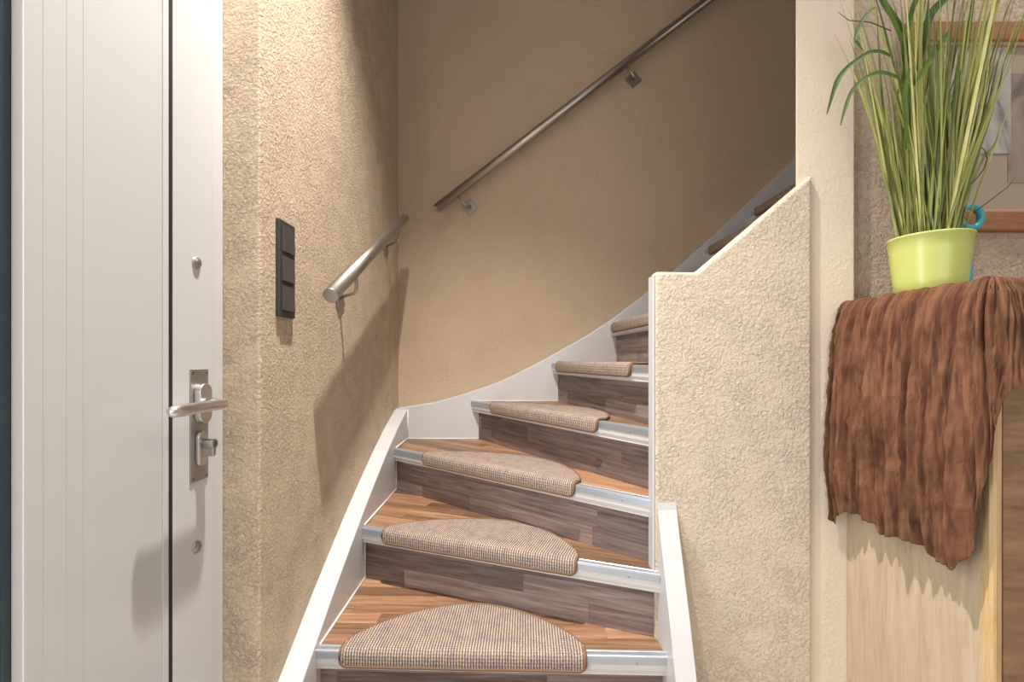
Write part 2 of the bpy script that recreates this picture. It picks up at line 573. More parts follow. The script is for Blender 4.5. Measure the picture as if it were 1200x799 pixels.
for yy in (0.9375, 0.9785):
    for zz in (-0.0285, -0.2475):
        pchild(tube('screw', [(XD + 0.002, yy, Z(zz)), (XD + 0.0037, yy, Z(zz))], 0.0032, M['screw'], seg=10))

# ------------------------------------------------------------------ light switch
sw = tag(empty('light_switch', (XW, 1.162, Z(0.107))), 'tall anthracite triple light switch on the rough plaster wall', 'light switch')


def child(o, root):
    o.parent = root
    o.matrix_parent_inverse = Matrix.Translation(-Vector(root.location))
    return o


child(box('switch_frame', XW - 0.004, XW + 0.010, 1.122, 1.203, Z(0.107), Z(0.349), M['switch'], bevel=0.002), sw)
for k in range(3):
    z0 = 0.107 + 0.0155 + k * 0.0735
    bm = bmesh.new()
    x0, x1, y0, y1 = XW + 0.009, XW + 0.0135, 1.1335, 1.1925
    za, zb = Z(z0), Z(z0 + 0.064)
    add_prism(bm, [(x0, y0, za), (x1 + 0.0025, y0, za), (x1, y0, zb), (x0, y0, zb)], (0, y1 - y0, 0))
    child(from_bm('rocker', bm, M['switch_rocker'], bevel=0.001), sw)

# ------------------------------------------------------------------ staircase
RISE = 0.1877
Z1 = Z(-0.771)
NOSE = {  # step number: left end, right end of the nosing line (plan)
    0: ((XS, 0.93), (XR, 1.03)),
    1: ((XS, 1.205), (XR, 1.177)),
    2: ((XS, 1.575), (XR, 1.229)),
    3: ((XS, 2.008), (XR, 1.270)),
    4: ((-0.203, YS), (0.418, 1.325)),
    5: ((0.198, YS), (0.440, 1.297)),
    6: ((0.490, YS), (0.545, 1.297)),
    7: ((0.735, YS), (0.745, 1.297)),
    8: ((0.965, YS), (0.965, 1.41)),
    9: ((1.190, YS), (1.190, 1.41)),
    10: ((1.415, YS), (1.415, 1.41)),
    11: ((1.640, YS), (1.640, 1.41)),
}


def zt(n):
    return Z1 + (n - 1) * RISE


stairs = tag(empty('staircase', (0, 1.2, 0)), 'winding staircase with walnut strip treads and white strings', 'staircase')


def schild(o):
    return child(o, stairs)


def clip_rect(poly, u0, u1, v0, v1):
    def clip(pl, inside, inter):
        out = []
        for i in range(len(pl)):
            a, b = pl[i], pl[(i + 1) % len(pl)]
            ia, ib = inside(a), inside(b)
            if ia: out.append(a)
            if ia != ib: out.append(inter(a, b))
        return out

    def at_u(u):
        return lambda a, b: (u, a[1] + (b[1] - a[1]) * (u - a[0]) / (b[0] - a[0]))

    def at_v(v):
        return lambda a, b: (a[0] + (b[0] - a[0]) * (v - a[1]) / (b[1] - a[1]), v)
    for ins, it in ((lambda p: p[0] >= u0, at_u(u0)), (lambda p: p[0] <= u1, at_u(u1)), (lambda p: p[1] >= v0, at_v(v0)), (lambda p: p[1] <= v1, at_v(v1))):
        if not poly: return poly
        poly = clip(poly, ins, it)
    return poly


def area2(poly):
    return abs(sum(poly[i][0] * poly[(i + 1) % len(poly)][1] - poly[(i + 1) % len(poly)][0] * poly[i][1] for i in range(len(poly)))) / 2


def staves(parent, parent_loc, poly, origin, U, V, N, row, thick, mat, rnd, lmin, lmax, gap=0.00025):
    """split a polygon given in (u, v) into staves, each a child object with its x axis along the grain"""
    U, V, N, origin = Vector(U), Vector(V), Vector(N), Vector(origin)
    us = [p[0] for p in poly]; vs = [p[1] for p in poly]
    v = min(vs)
    rot = Matrix((U, V, N)).transposed().to_4x4()
    while v < max(vs) - 1e-4:
        u = min(us) - rnd.random() * lmax * 0.7
        while u < max(us):
            ln = rnd.uniform(lmin, lmax)
            pc = clip_rect(poly, u + gap, u + ln - gap, v + gap, v + row - gap)
            if len(pc) >= 3 and area2(pc) > 2e-5:
                cu = sum(p[0] for p in pc) / len(pc); cv = sum(p[1] for p in pc) / len(pc)
                bm = bmesh.new()
                jit = rnd.uniform(0, 0.0003)
                add_prism(bm, [(p[0] - cu, p[1] - cv, 0) for p in pc], (0, 0, thick + jit))
                o = from_bm('stave', bm, mat)
                o.matrix_world = Matrix.Translation(origin + U * cu + V * cv) @ rot
                o.parent = parent
            u += ln
        v += row


rnd = random.Random(11)
NH = 0.054            # height of a nosing
for n in range(0, 11):
    A, B = Vector((*NOSE[n][0], 0)), Vector((*NOSE[n][1], 0))
    d = (B - A).normalized()                    # along the nosing, left to right
    back = Vector((-d.y, d.x, 0))               # towards the next step
    A2, B2 = Vector((*NOSE[n + 1][0], 0)), Vector((*NOSE[n + 1][1], 0))
    d2 = (B2 - A2).normalized()
    back2 = Vector((-d2.y, d2.x, 0))
    z = zt(n)
    # tread outline, clockwise from the left front
    Ab = A2 + back2 * 0.045
    Bb = B2 + back2 * 0.045
    if n < 3:
        Ab.x = XS
    elif n > 3:
        Ab.y = YS
    Bb.x = max(Bb.x, XR) if n < 3 else Bb.x
    if n >= 4: Bb.y = min(Bb.y, 1.297 if n < 7 else 1.41)
    outline = [A, B, Bb, Ab]
    if n == 3:
        Ab = Vector((A2.x + back2.x * 0.045, YS, 0))
        outline = [A, B, Bb, Ab, Vector((XS, YS, 0))]
    tread = schild(prism('tread', [Vector((p.x, p.y, z - NH + 0.004)) + back * (0.004 if p in (A, B) else 0) for p in outline], (0, 0, NH - 0.013), M['white_nosing']))
    poly = [((p - A).dot(d), (p - A).dot(back)) for p in outline]
    poly = [(u, max(v, 0.024)) if abs(v) < 1e-6 else (u, v) for u, v in poly]
    staves(tread, stairs.location, poly, (A.x, A.y, z - 0.009), d, back, (0, 0, 1), 0.052, 0.0085, M['tread_wood'], rnd, 0.28, 0.62)
    # rounded white nosing under the metal edge
    sec = [(0.030, -0.0195), (0.0010, -0.0195), (0.0000, -0.027), (0.0005, -0.035), (0.0035, -0.044), (0.009, -0.051), (0.016, -NH), (0.030, -NH)]
    schild(prism('nosing', [A + back * a + Vector((0, 0, z + b)) for a, b in sec], B - A, M['white_nosing']))
    # ribbed aluminium edge profile
    sec = [(0.027, -0.002), (0.027, 0.0012), (0.024, 0.0022), (0.021, 0.0022), (0.0195, 0.0010), (0.016, 0.0010), (0.0145, 0.0024), (0.006, 0.0024),
           (0.003, 0.0024), (-0.0015, 0.0006), (-0.0022, -0.003), (-0.0022, -0.0195), (0.001, -0.0205), (0.001, -0.002)]
    prof = schild(prism('edge_profile', [A + back * a + Vector((0, 0, z + b)) for a, b in sec], B - A, M['alu']))
    ln = (B - A).length
    for k in range(6):
        c = A + d * (ln * (k + 0.5) / 6) + Vector((0, 0, z - 0.017))
        o = tube('screw', [c + back * 0.0, c - back * 0.0030], 0.0018, M['screw'], seg=8)
        o.parent = prof
    # riser below this nosing
    zb = zt(n - 1) if n > 0 else 0.0
    rA, rB = A + back * 0.036, B + back * 0.036
    if n <= 3:
        rA = rA + d * ((XS - rA.x) / d.x)
    else:
        rA = rA + d * ((YS - rA.y) / d.y)
    if 0 < n <= 3:
        rB = rB + d * ((XR - rB.x) / d.x)
    up = Vector((0, 0, 1))
    rl = (rB - rA).length
    riser = schild(prism('riser', [rA + up * zb, rB + up * zb, rB + up * (z - NH + 0.002), rA + up * (z - NH + 0.002)], back * 0.012, M['white_nosing']))
    h = z - NH - zb
    staves(riser, stairs.location, [(0, 0), (rl, 0), (rl, h), (0, h)], rA + up * zb, d, up, -back, h / 2.35, 0.006, M['riser_wood'], rnd, 0.30, 0.75)

# strings
ptsL = [(0.62, 0.02), (0.93, 0.23), (1.000, 0.27), (1.210, Z(-0.7517)), (1.330, Z(-0.678)), (1.4587, Z(-0.607)), (1.60, Z(-0.530)), (1.743, Z(-0.4590)), (1.90, Z(-0.385)), (2.08, Z(-0.310)), (YS, Z(-0.247))]
poly = [(XW, y, z) for y, z in ptsL] + [(XW, YS, 0.0), (XW, 0.62, 0.0)]
schild(prism('wall_string', poly, (XS - XW, 0, 0), M['white_paint'], bevel=0.004))


def back_pt(px, py):
    return ((px - 600) * YS / F, Z((421 - py) * YS / F))


ptsB = [back_pt(*p) for p in ((478, 479), (510, 471.5), (545, 461.5), (580, 449.5), (600, 440.5), (630, 425.5), (658, 410), (688, 393), (716, 375), (762, 340), (791, 316), (838, 274), (888, 227.5), (928, 188.5))]
ptsB[0] = (XW, ptsB[0][1])
ptsB.append((1.9, ptsB[-1][1] + (1.9 - ptsB[-1][0]) * 0.95))
poly = [(x, YS, z) for x, z in ptsB] + [(1.9, YS, 0.0), (XW, YS, 0.0)]
schild(prism('wall_string', poly, (0, YB - YS, 0), M['white_paint'], bevel=0.004))
# inner string, standing free in front of the half wall
ptsR = [(YH - 0.0005, Z(-0.392)), (1.2465, Z(-0.413)), (1.222, Z(-0.487)), (1.186, Z(-0.580)), (1.150, Z(-0.675)), (1.112, Z(-0.787)), (1.06, Z(-0.95)), (1.0, 0.0)]
poly = [(XR, y, z) for y, z in ptsR] + [(XR, YH - 0.0005, 0.0)]
schild(prism('inner_string', poly, (0.052, 0, 0), M['white_paint'], bevel=0.005, seg=3))
# white caulk beads where treads and risers meet the left and back strings
for n in (1, 2, 3):
    A = NOSE[n][0]; A2 = NOSE[n + 1][0]
    y2 = A2[1] + 0.036 if n < 3 else YS - 0.002
    schild(tube('caulk_bead', [(XS + 0.001, A[1] + 0.024, zt(n) + 0.001), (XS + 0.001, y2, zt(n) + 0.001)], 0.0032, M['caulk'], seg=6))
for n in (3, 4, 5):
    x1 = XS if n == 3 else NOSE[n][0][0] + 0.024
    schild(tube('caulk_bead', [(x1, YS - 0.001, zt(n) + 0.001), (NOSE[n + 1][0][0] + 0.036, YS - 0.001, zt(n) + 0.001)], 0.0032, M['caulk'], seg=6))
schild(tube('caulk_bead', [(XS + 0.001, YS - 0.001, zt(3)), (XS + 0.001, YS - 0.001, Z(-0.25))], 0.003, M['caulk'], seg=6))
for n in (2, 3):
    A, B = Vector((*NOSE[n][0], 0)), Vector((*NOSE[n][1], 0))
    d = (B - A).normalized(); back = Vector((-d.y, d.x, 0))
    rA = A + back * 0.030
    yy = (rA + d * ((XS - rA.x) / d.x)).y
    schild(tube('caulk_bead', [(XS + 0.001, yy, zt(n - 1)), (XS + 0.001, yy, zt(n) - NH)], 0.003, M['caulk'], seg=6))


# ------------------------------------------------------------------ stair mats
def stair_mat(n, t0, t1, depth, label, skew=0.0, p=1.75):
    A, B = Vector((*NOSE[n][0], 0)), Vector((*NOSE[n][1], 0))
    d = (B - A).normalized()
    back = Vector((-d.y, d.x, 0))
    L = (B - A).length
    a0, a1 = t0 * L, t1 * L
    W = a1 - a0
    z = zt(n)
    TH = 0.0068
    NU = 56
    front = [(-0.0035, -0.035), (-0.0035, -0.027), (-0.0035, -0.018), (-0.0035, -0.008), (-0.0015, -0.001), (0.003, 0.0035)]
    outn = [(-1, 0), (-1, 0), (-1, 0), (-0.95, 0.2), (-0.72, 0.7), (-0.25, 0.97)]
    NT = 16

    def dep(u):
        q = abs(2 * u - 1)
        q2 = min(1.0, abs(2 * (u + skew * (u * (1 - u))) - 1))
        return 0.022 + (depth - 0.022) * max(0.0, 1 - q2 ** p) ** 0.72
    bm = bmesh.new()
    uvl = bm.loops.layers.uv.new('UVMap')
    rows, inner, uvs = [], [], {}
    for i in range(NU + 1):
        u = 0.5 - 0.5 * math.cos(math.pi * i / NU)
        dp = dep(u)
        prof = [(a + nx * TH, b + nz * TH, a, b) for (a, b), (nx, nz) in zip(front, outn)]
        for k in range(1, NT + 1):
            a = 0.006 + (dp - 0.006) * k / NT
            edge = TH * min(1.0, math.sqrt(max(0.0, (1 - k / NT) * 9 + 0.35)))
            prof.append((a, 0.0035 + edge, a, 0.0035))
        # rounded lower corners
        q = min(u, 1 - u) * W
        lift = 0.0
        if q < 0.018:
            lift = 0.018 - math.sqrt(max(0, 0.018 ** 2 - (0.018 - q) ** 2))
        ro, ri = [], []
        s = 0.0
        prev = None
        for j, (a, b, ia, ib) in enumerate(prof):
            if j == 0:
                b, ib = b + lift, ib + lift
            elif j == 1 and lift > 0.008:
                b, ib = max(b, prof[0][1] + lift + 0.002), max(ib, prof[0][3] + lift + 0.002)
            if prev is not None:
                s += math.hypot(a - prev[0], b - prev[1])
            prev = (a, b)
            wob = 0.0012 * noise.noise(Vector((u * 14 + n * 3.1, a * 60, b * 40)))
            P = A + d * (a0 + u * W) + back * a + Vector((0, 0, z + b + wob))
            v1 = bm.verts.new(P)
            v2 = bm.verts.new(A + d * (a0 + u * W) + back * ia + Vector((0, 0, z + ib)))
            uvs[v1] = uvs[v2] = (u * W, s)
            ro.append(v1); ri.append(v2)
        rows.append(ro); inner.append(ri)
    m = len(rows[0])
    for i in range(NU):
        for j in range(m - 1):
            f = bm.faces.new((rows[i][j], rows[i + 1][j], rows[i + 1][j + 1], rows[i][j + 1])); f.smooth = True
            bm.faces.new((inner[i][j], inner[i][j + 1], inner[i + 1][j + 1], inner[i + 1][j]))
        for j in (0, m - 1):
            bm.faces.new((rows[i][j], inner[i][j], inner[i + 1][j], rows[i + 1][j]))
    for i in (0, NU):
        for j in range(m - 1):
            bm.faces.new((rows[i][j], rows[i][j + 1], inner[i][j + 1], inner[i][j]))
    for f in bm.faces:
        for lp in f.loops:
            lp[uvl].uv = uvs[lp.vert]
    # binding path around the outline
    path = [((rows[i][0].co * 0.55 + inner[i][0].co * 0.45)).copy() for i in range(NU + 1)]
    path += [(rows[NU][j].co * 0.55 + inner[NU][j].co * 0.45) for j in range(1, m)]
    path += [(rows[i][m - 1].co * 0.5 + inner[i][m - 1].co * 0.5) for i in range(NU - 1, -1, -1)]
    path += [(rows[0][j].co * 0.55 + inner[0][j].co * 0.45) for j in range(m - 2, -1, -1)]
    clean = [path[0]]
    for q in path[1:]:
        if (q - clean[-1]).length > 0.004:
            clean.append(q)
    root = tag(empty('stair_mat', A + d * (a0 + W / 2) + Vector((0, 0, z))), label, 'stair mat', 'beige stair mats')
    child(from_bm('carpet_pile', bm, M['carpet']), root)
    bm = bmesh.new()
    add_tube(bm, [c.copy() for c in clean] + [clean[0].copy()], 0.0050, 8, cap=False)
    child(from_bm('binding', bm, M['piping']), root)
    return root


stair_mat(1, 0.075, 0.772, 0.232, 'largest half-oval beige stair mat, on the lowest step in view')
stair_mat(2, 0.094, 0.765, 0.225, 'half-oval beige stair mat on the second step in view from below', skew=-0.2)
stair_mat(3, 0.171, 0.779, 0.225, 'half-oval beige stair mat on the third step, beside the stairwell corner', skew=-0.2)
stair_mat(4, 0.177, 0.790, 0.215, 'beige stair mat on the fourth step from below, seen at a flat angle', skew=-0.2)
stair_mat(5, 0.085, 0.800, 0.20, 'beige stair mat on the fifth step, seen edge-on at eye level')
stair_mat(6, 0.055, 0.760, 0.20, 'beige stair mat on the sixth step, cut off by the half wall')
stair_mat(8, 0.06, 0.84, 0.20, 'lower of the two dark mats showing above the sloping half wall')
stair_mat(9, 0.06, 0.84, 0.20, 'upper of the two dark mats showing above the sloping half wall, beside the pillar')


# ------------------------------------------------------------------ handrails
def disc_end(root, p, t, r):
    t = Vector(t).normalized()
    child(tube('end_cap', [Vector(p) + t * 0.0002, Vector(p) - t * 0.0035, Vector(p) - t * 0.0045], [r * 1.015, r * 1.015, r * 0.9], M['steel'], seg=28), root)


def diamond(root, centre, e1, e2, nrm, half, t=0.005):
    c, e1, e2, nrm = Vector(centre), Vector(e1), Vector(e2), Vector(nrm)
    return child(prism('wall_plate', [c + e1 * half + e2 * half, c - e1 * half + e2 * half, c - e1 * half - e2 * half, c + e1 * half - e2 * half], nrm * t, M['steel_dark'], bevel=0.001), root)


RR = 0.0212
# short rail on the left wall
p0 = Vector((-0.508, 1.277, Z(0.180))); p1 = Vector((-0.508, 2.149, Z(0.665)))
hr = tag(empty('handrail', p0), 'short brushed steel handrail beside the light switch', 'handrail')
child(tube('rail', [p0, p1], RR, M['steel'], seg=28), hr)
tv = (p1 - p0).normalized()
disc_end(hr, p0, tv, RR); disc_end(hr, p1, -tv, RR)
for yb in (1.50, 2.06):
    zr = p0.z + (yb - p0.y) * (p1.z - p0.z) / (p1.y - p0.y)
    pts = [(-0.508, yb - 0.02, zr - 0.02), (-0.508, yb - 0.014, zr - 0.072), (-0.511, yb - 0.012, zr - 0.079), (-0.518, yb - 0.008, zr - 0.088), (-0.566, yb + 0.022, zr - 0.094), (XW + 0.002, yb + 0.034, zr - 0.098)]
    child(tube('bracket_rod', pts, 0.0058, M['steel'], seg=12), hr)
    e1 = Vector((0, 0.87, 0.49)); e2 = Vector((0, -0.49, 0.87))
    diamond(hr, (XW, yb + 0.034, zr - 0.104), e1, e2, (1, 0, 0), 0.032)

# long rail on the back wall
p0 = Vector((-0.375, 2.255, Z(0.748))); p1 = Vector((1.28, 2.255, Z(0.748 + 1.655 * 0.766)))
hr = tag(empty('handrail', p0), 'long brushed steel handrail rising diagonally across the back wall', 'handrail')
child(tube('rail', [p0, p1], RR, M['steel'], seg=28), hr)
tv = (p1 - p0).normalized()
disc_end(hr, p0, tv, RR); disc_end(hr, p1, -tv, RR)
for px, py in ((551, 243), (742, 94), (930, -52)):
    cx, cz = (px - 600) * YB / F, Z((421 - py) * YB / F)
    # foot of the rod: where the rail passes closest above
    xr = cx - 0.055
    zr = p0.z + (xr - p0.x) * 0.766
    pts = [(xr, 2.255, zr - 0.014), (xr + 0.036, 2.258, zr - 0.062), (xr + 0.043, 2.266, zr - 0.070), (cx, YB - 0.016, cz + 0.003), (cx, YB - 0.001, cz)]
    child(tube('bracket_rod', pts, 0.0056, M['steel'], seg=12), hr)
    e1 = Vector((0.76, 0, 0.65)); e2 = Vector((-0.65, 0, 0.76))
    diamond(hr, (cx, YB, cz), e1, e2, (0, -1, 0), 0.031)

# ------------------------------------------------------------------ sideboard
CX, CY0, CY1, CT = 0.930, 0.880, 1.262, Z(0.146)
CXR = 2.05
cab = tag(empty('sideboard', (1.49, 1.07, 0)), 'tall pale oak sideboard with a darker brown front', 'sideboard')
bm = bmesh.new()
prof = [(CX, CY1), (CX, CY0 + 0.008), (CX + 0.004, CY0 + 0.002), (CX + 0.010, CY0), (CX + 0.017, CY0 + 0.002), (CX + 0.022, CY0 + 0.008), (CX + 0.022, CY1)]
child(box('side_panel', CX, CX + 0.020, CY0 + 0.022, CY1, 0.0, CT, M['oak'], bevel=0.0008), cab)
sec = [(CX, CY0 + 0.0219), (CX, CY0 + 0.007), (CX + 0.0025, CY0 + 0.002), (CX + 0.007, CY0), (CX + 0.015, CY0), (CX + 0.0195, CY0 + 0.002), (CX + 0.022, CY0 + 0.007), (CX + 0.022, CY0 + 0.0219)]
child(prism('edge_band', [(a, b, 0.0) for a, b in sec], (0, 0, CT), M['oak_edge']), cab)
child(box('side_panel', CXR - 0.02, CXR, CY0, CY1, 0.0, CT, M['oak'], bevel=0.001), cab)
child(box('top_board', CX + 0.0225, CXR - 0.0205, CY0 + 0.004, CY1, CT - 0.022, CT, M['oak'], bevel=0.001), cab)
child(box('back_panel', CX + 0.0225, CXR - 0.0205, CY1 - 0.012, CY1, 0.05, CT - 0.0225, M['oak']), cab)
child(box('plinth', CX + 0.0225, CXR - 0.0205, CY0 + 0.03, CY0 + 0.045, 0.0, 0.07, M['front_wood']), cab)
xa = CX + 0.0235
for k in range(2):
    x0 = xa + k * 0.5375
    dr = child(box('cabinet_door', x0, x0 + 0.5355, CY0 + 0.003, CY0 + 0.021, 0.072, CT - 0.024, M['front_wood'], bevel=0.0015), cab)
    hx = x0 + (0.49 if k == 0 else 0.045)
    kb = tube('knob', [(hx, CY0 + 0.003, 0.85), (hx, CY0 - 0.010, 0.85), (hx, CY0 - 0.014, 0.85), (hx, CY0 - 0.026, 0.85)], [0.006, 0.006, 0.013, 0.011], M['steel'], seg=16)
    kb.parent = dr


# ------------------------------------------------------------------ crinkled scarf over the sideboard
def scarf():
    NU, NV = 460, 240
    # path along the sideboard's upper edge: far left end -> left front corner -> along the front
    R = 0.02
    path = []
    x0, y0 = CX - 0.002, CY0 - 0.002
    seg1 = (CY1 + 0.006) - (y0 + R)
    arc = R * math.pi / 2
    seg2 = 0.34
    tot = seg1 + arc + seg2

    def edge(s):
        if s <= seg1:
            return Vector((x0, CY1 + 0.006 - s, 0)), Vector((-1, 0, 0))
        if s <= seg1 + arc:
            a = (s - seg1) / R
            return Vector((x0 + R - R * math.cos(a), y0 + R - R * math.sin(a), 0)), Vector((-math.cos(a), -math.sin(a), 0))
        return Vector((x0 + R + (s - seg1 - arc), y0, 0)), Vector((0, -1, 0))

    keys = [(0.0, 0.585), (0.016, 0.598), (0.026, 0.60), (0.034, 0.575), (0.060, 0.552), (0.11, 0.545), (0.145, 0.555), (0.160, 0.572), (0.19, 0.562), (0.24, 0.552), (0.285, 0.552), (0.305, 0.572), (0.345, 0.575),
            (0.366, 0.57), (seg1 + arc * 0.12, 0.52), (seg1 + arc * 0.28, 0.41), (seg1 + arc * 0.45, 0.34), (seg1 + arc * 0.62, 0.23), (seg1 + arc, 0.165), (seg1 + arc + 0.012, 0.142), (seg1 + arc + 0.03, 0.125), (seg1 + arc + 0.06, 0.112), (seg1 + arc + 0.12, 0.10), (tot, 0.09)]

    def hang(s):
        for (a, b), (c, e) in zip(keys[:-1], keys[1:]):
            if s <= c:
                t = (s - a) / (c - a)
                return b + (e - b) * t
        return keys[-1][1]
    TOPIN = 0.16
    bm = bmesh.new()
    uvl = bm.loops.layers.uv.new('UVMap')
    uvs = {}
    grid = []
    ext = arc * 3.5
    tot_n = seg1 + ext + seg2
    for i in range(NU + 1):
        sn = tot_n * i / NU                      # denser around the corner
        s = sn if sn <= seg1 else (seg1 + (sn - seg1) / 3.5 if sn <= seg1 + ext else sn - ext + arc)
        H = hang(s) + 0.006 * noise.noise(Vector((s * 60, 3.3, 0)))
        E, out = edge(s)
        row = []
        for j in range(NV + 1):
            t = j / NV
            q = -TOPIN + (TOPIN + H) * t              # distance from the edge, negative on the top
            hangd = max(q, 0.0)
            # lateral wander of the folds
            wan = 0.010 * noise.noise(Vector((sn * 9, q * 5, 1.7))) + 0.004 * noise.noise(Vector((sn * 40, q * 16, 5.2)))
            ss = sn + wan * min(1, 0.3 + hangd * 6)
            # vertical pleats: ridged noise, long in q and short in s
            def ridge(fs, fq, sd):
                v = noise.noise(Vector((ss * fs, q * fq, sd)))
                return 1 - 2.2 * abs(v)
            # crumpled cotton: long sharp creases, finer ones branching off them
            f = 0.0165 * ridge(13, 0.9, 0.3) + 0.0115 * ridge(38, 2.4, 7.1) + 0.0062 * ridge(84, 6.5, 3.9) + 0.0018 * ridge(130, 24, 5.5) + 0.0022 * noise.noise(Vector((ss * 55, q * 45, 9.4)))
            amp = 0.35 + 0.65 * min(1.0, max(0.0, (q + 0.03) / 0.10))
            f *= amp
            if q < -0.012:
                P = E - out * (-q) + Vector((0, 0, CT + 0.007 + f * 0.7))
            elif q < 0.016:
                a = (q + 0.012) / 0.028 * math.pi / 2
                rr = 0.012
                P = E - out * rr + out * (rr + 0.006 + f * 0.7) * math.sin(a) + Vector((0, 0, CT - 0.005 + (rr + f * 0.7) * math.cos(a)))
            else:
                bell = 0.010 + 0.010 * min(1, hangd / 0.5) + 0.012 * math.sin(min(1, hangd / 0.6) * math.pi) * (1 if s < seg1 else 0.3)
                # the far end flares over the pillar's edge, hem ripples
                hem = max(0.0, (hangd - (H - 0.07)) / 0.07)
                bell += hem * 0.010 * noise.noise(Vector((s * 48, 2.2, 0.8)))
                P = E + out * (bell + f) + Vector((0, 0, CT - 0.005 - hangd + 0.016 * 0.4))
                if s < 0.12:
                    fl = (1 - s / 0.12)
                    P.x -= 0.016 * fl * (hangd / 0.6)
                    P.y = min(P.y, 1.252)
                # the bottom of the near part gathers towards the corner
                if 0.28 < s <= seg1:
                    P.y += 0.006 * (hangd / 0.6) * min(1, (s - 0.28) / 0.06)
            P.x = min(P.x, P.x)
            v = bm.verts.new(P)
            uvs[v] = (sn, q)
            row.append(v)
        grid.append(row)
    for i in range(NU):
        for j in range(NV):
            f = bm.faces.new((grid[i][j], grid[i][j + 1], grid[i + 1][j + 1], grid[i + 1][j]))
            f.smooth = True
    for f in bm.faces:
        for lp in f.loops:
            lp[uvl].uv = uvs[lp.vert]
    me = bpy.data.meshes.new('scarf')
    bm.to_mesh(me); bm.free()
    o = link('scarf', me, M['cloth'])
    rebase(o, (CX, 1.05, CT))
    md = o.modifiers.new('thickness', 'SOLIDIFY')
    md.thickness, md.offset = 0.0012, 1.0
    tag(o, 'crinkled reddish brown cotton scarf draped over the sideboard corner', 'scarf')
    return o


scarf()

# ------------------------------------------------------------------ potted grass
PX, PY, PZ = 1.040, 1.135, CT + 0.011
plant = tag(empty('potted_plant', (PX, PY, PZ)), 'artificial grass plant in a lime green plastic pot', 'potted plant')
bm = bmesh.new()
add_lathe(bm, [(0, 0), (0.066, 0), (0.0685, 0.003), (0.0715, 0.04), (0.0785, 0.110), (0.0825, 0.140), (0.0842, 0.1415), (0.0846, 0.1445), (0.0835, 0.1465), (0.0800, 0.1465), (0.0785, 0.142), (0.073, 0.118), (0, 0.118)], (PX, PY, PZ), 48)
pot = child(from_bm('pot', bm, M['pot']), plant)
bm = bmesh.new()
add_lathe(bm, [(0.073, 0.119), (0.05, 0.124), (0, 0.126)], (PX, PY, PZ), 24)
child(from_bm('soil', bm, M['soil']), plant)


def blade_mesh(name, length, width, lean, curl, twist, nseg=9, fold=0.25, mat=None, seed=0):
    """a narrow leaf rising along +z from the origin, bending towards +x"""
    vs, fs = [], []
    p = Vector((0, 0, 0)); ang = lean
    for i in range(nseg + 1):
        t = i / nseg
        wd = width * (0.55 + 0.45 * math.sin(min(1, t * 2.2) * math.pi / 2)) * (1 - t ** 3.2) * 0.5 + 0.0002
        dirv = Vector((math.sin(ang), 0, math.cos(ang)))
        tw = twist * t
        side = Vector((math.sin(tw) * math.cos(ang), math.cos(tw), -math.sin(tw) * math.sin(ang)))
        nn = dirv.cross(side)
        vs += [p - side * wd, p + nn * wd * fold, p + side * wd]
        p = p + dirv * (length / nseg)
        ang += curl / nseg * (0.4 + 1.2 * t)
    for i in range(nseg):
        a = i * 3; b = a + 3
        fs += [(a, a + 1, b + 1, b), (a + 1, a + 2, b + 2, b + 1)]
    me = bpy.data.meshes.new(name)
    me.from_pydata([tuple(v) for v in vs], [], fs)
    me.materials.append(mat)
    for pl in me.polygons: pl.use_smooth = True
    return me


rg = random.Random(5)
blades = []
for k in range(28):
    blades.append(blade_mesh('grass_blade', rg.uniform(0.42, 0.72), rg.uniform(0.0035, 0.0088), rg.uniform(-0.02, 0.03), rg.uniform(0.02, 0.34), rg.uniform(-1.5, 1.5), mat=M['blade']))
for k in range(290):
    me = blades[k % len(blades)]
    o = bpy.data.objects.new('grass_blade', me)
    COL.objects.link(o)
    th = rg.uniform(0, 2 * math.pi)
    r = 0.057 * math.sqrt(rg.random())
    tilt = (0.03 + 0.17 * (r / 0.062)) * rg.uniform(0.5, 1.25)
    az = th + rg.uniform(-1.0, 1.0)
    # +x axis of the blade points outwards, then it is tilted that way
    sc = rg.uniform(0.68, 1.06)
    mat4 = Matrix.Translation((PX + r * math.cos(th), PY + r * math.sin(th), PZ + 0.112)) @ Matrix.Rotation(az, 4, 'Z') @ Matrix.Rotation(tilt, 4, 'Y') @ Matrix.Rotation(rg.uniform(-0.9, 0.9), 4, 'Z') @ Matrix.Scale(sc, 4)
    # keep the blades off the wall behind
    tip = mat4 @ Vector((0.05, 0, 0.6))
    if tip.y > 1.235:
        az = -az
        mat4 = Matrix.Translation((PX + r * math.cos(th), PY + r * math.sin(th), PZ + 0.112)) @ Matrix.Rotation(az, 4, 'Z') @ Matrix.Rotation(tilt, 4, 'Y') @ Matrix.Rotation(rg.uniform(-0.9, 0.9), 4, 'Z') @ Matrix.Scale(sc, 4)
    o.matrix_world = mat4
    child(o, plant)


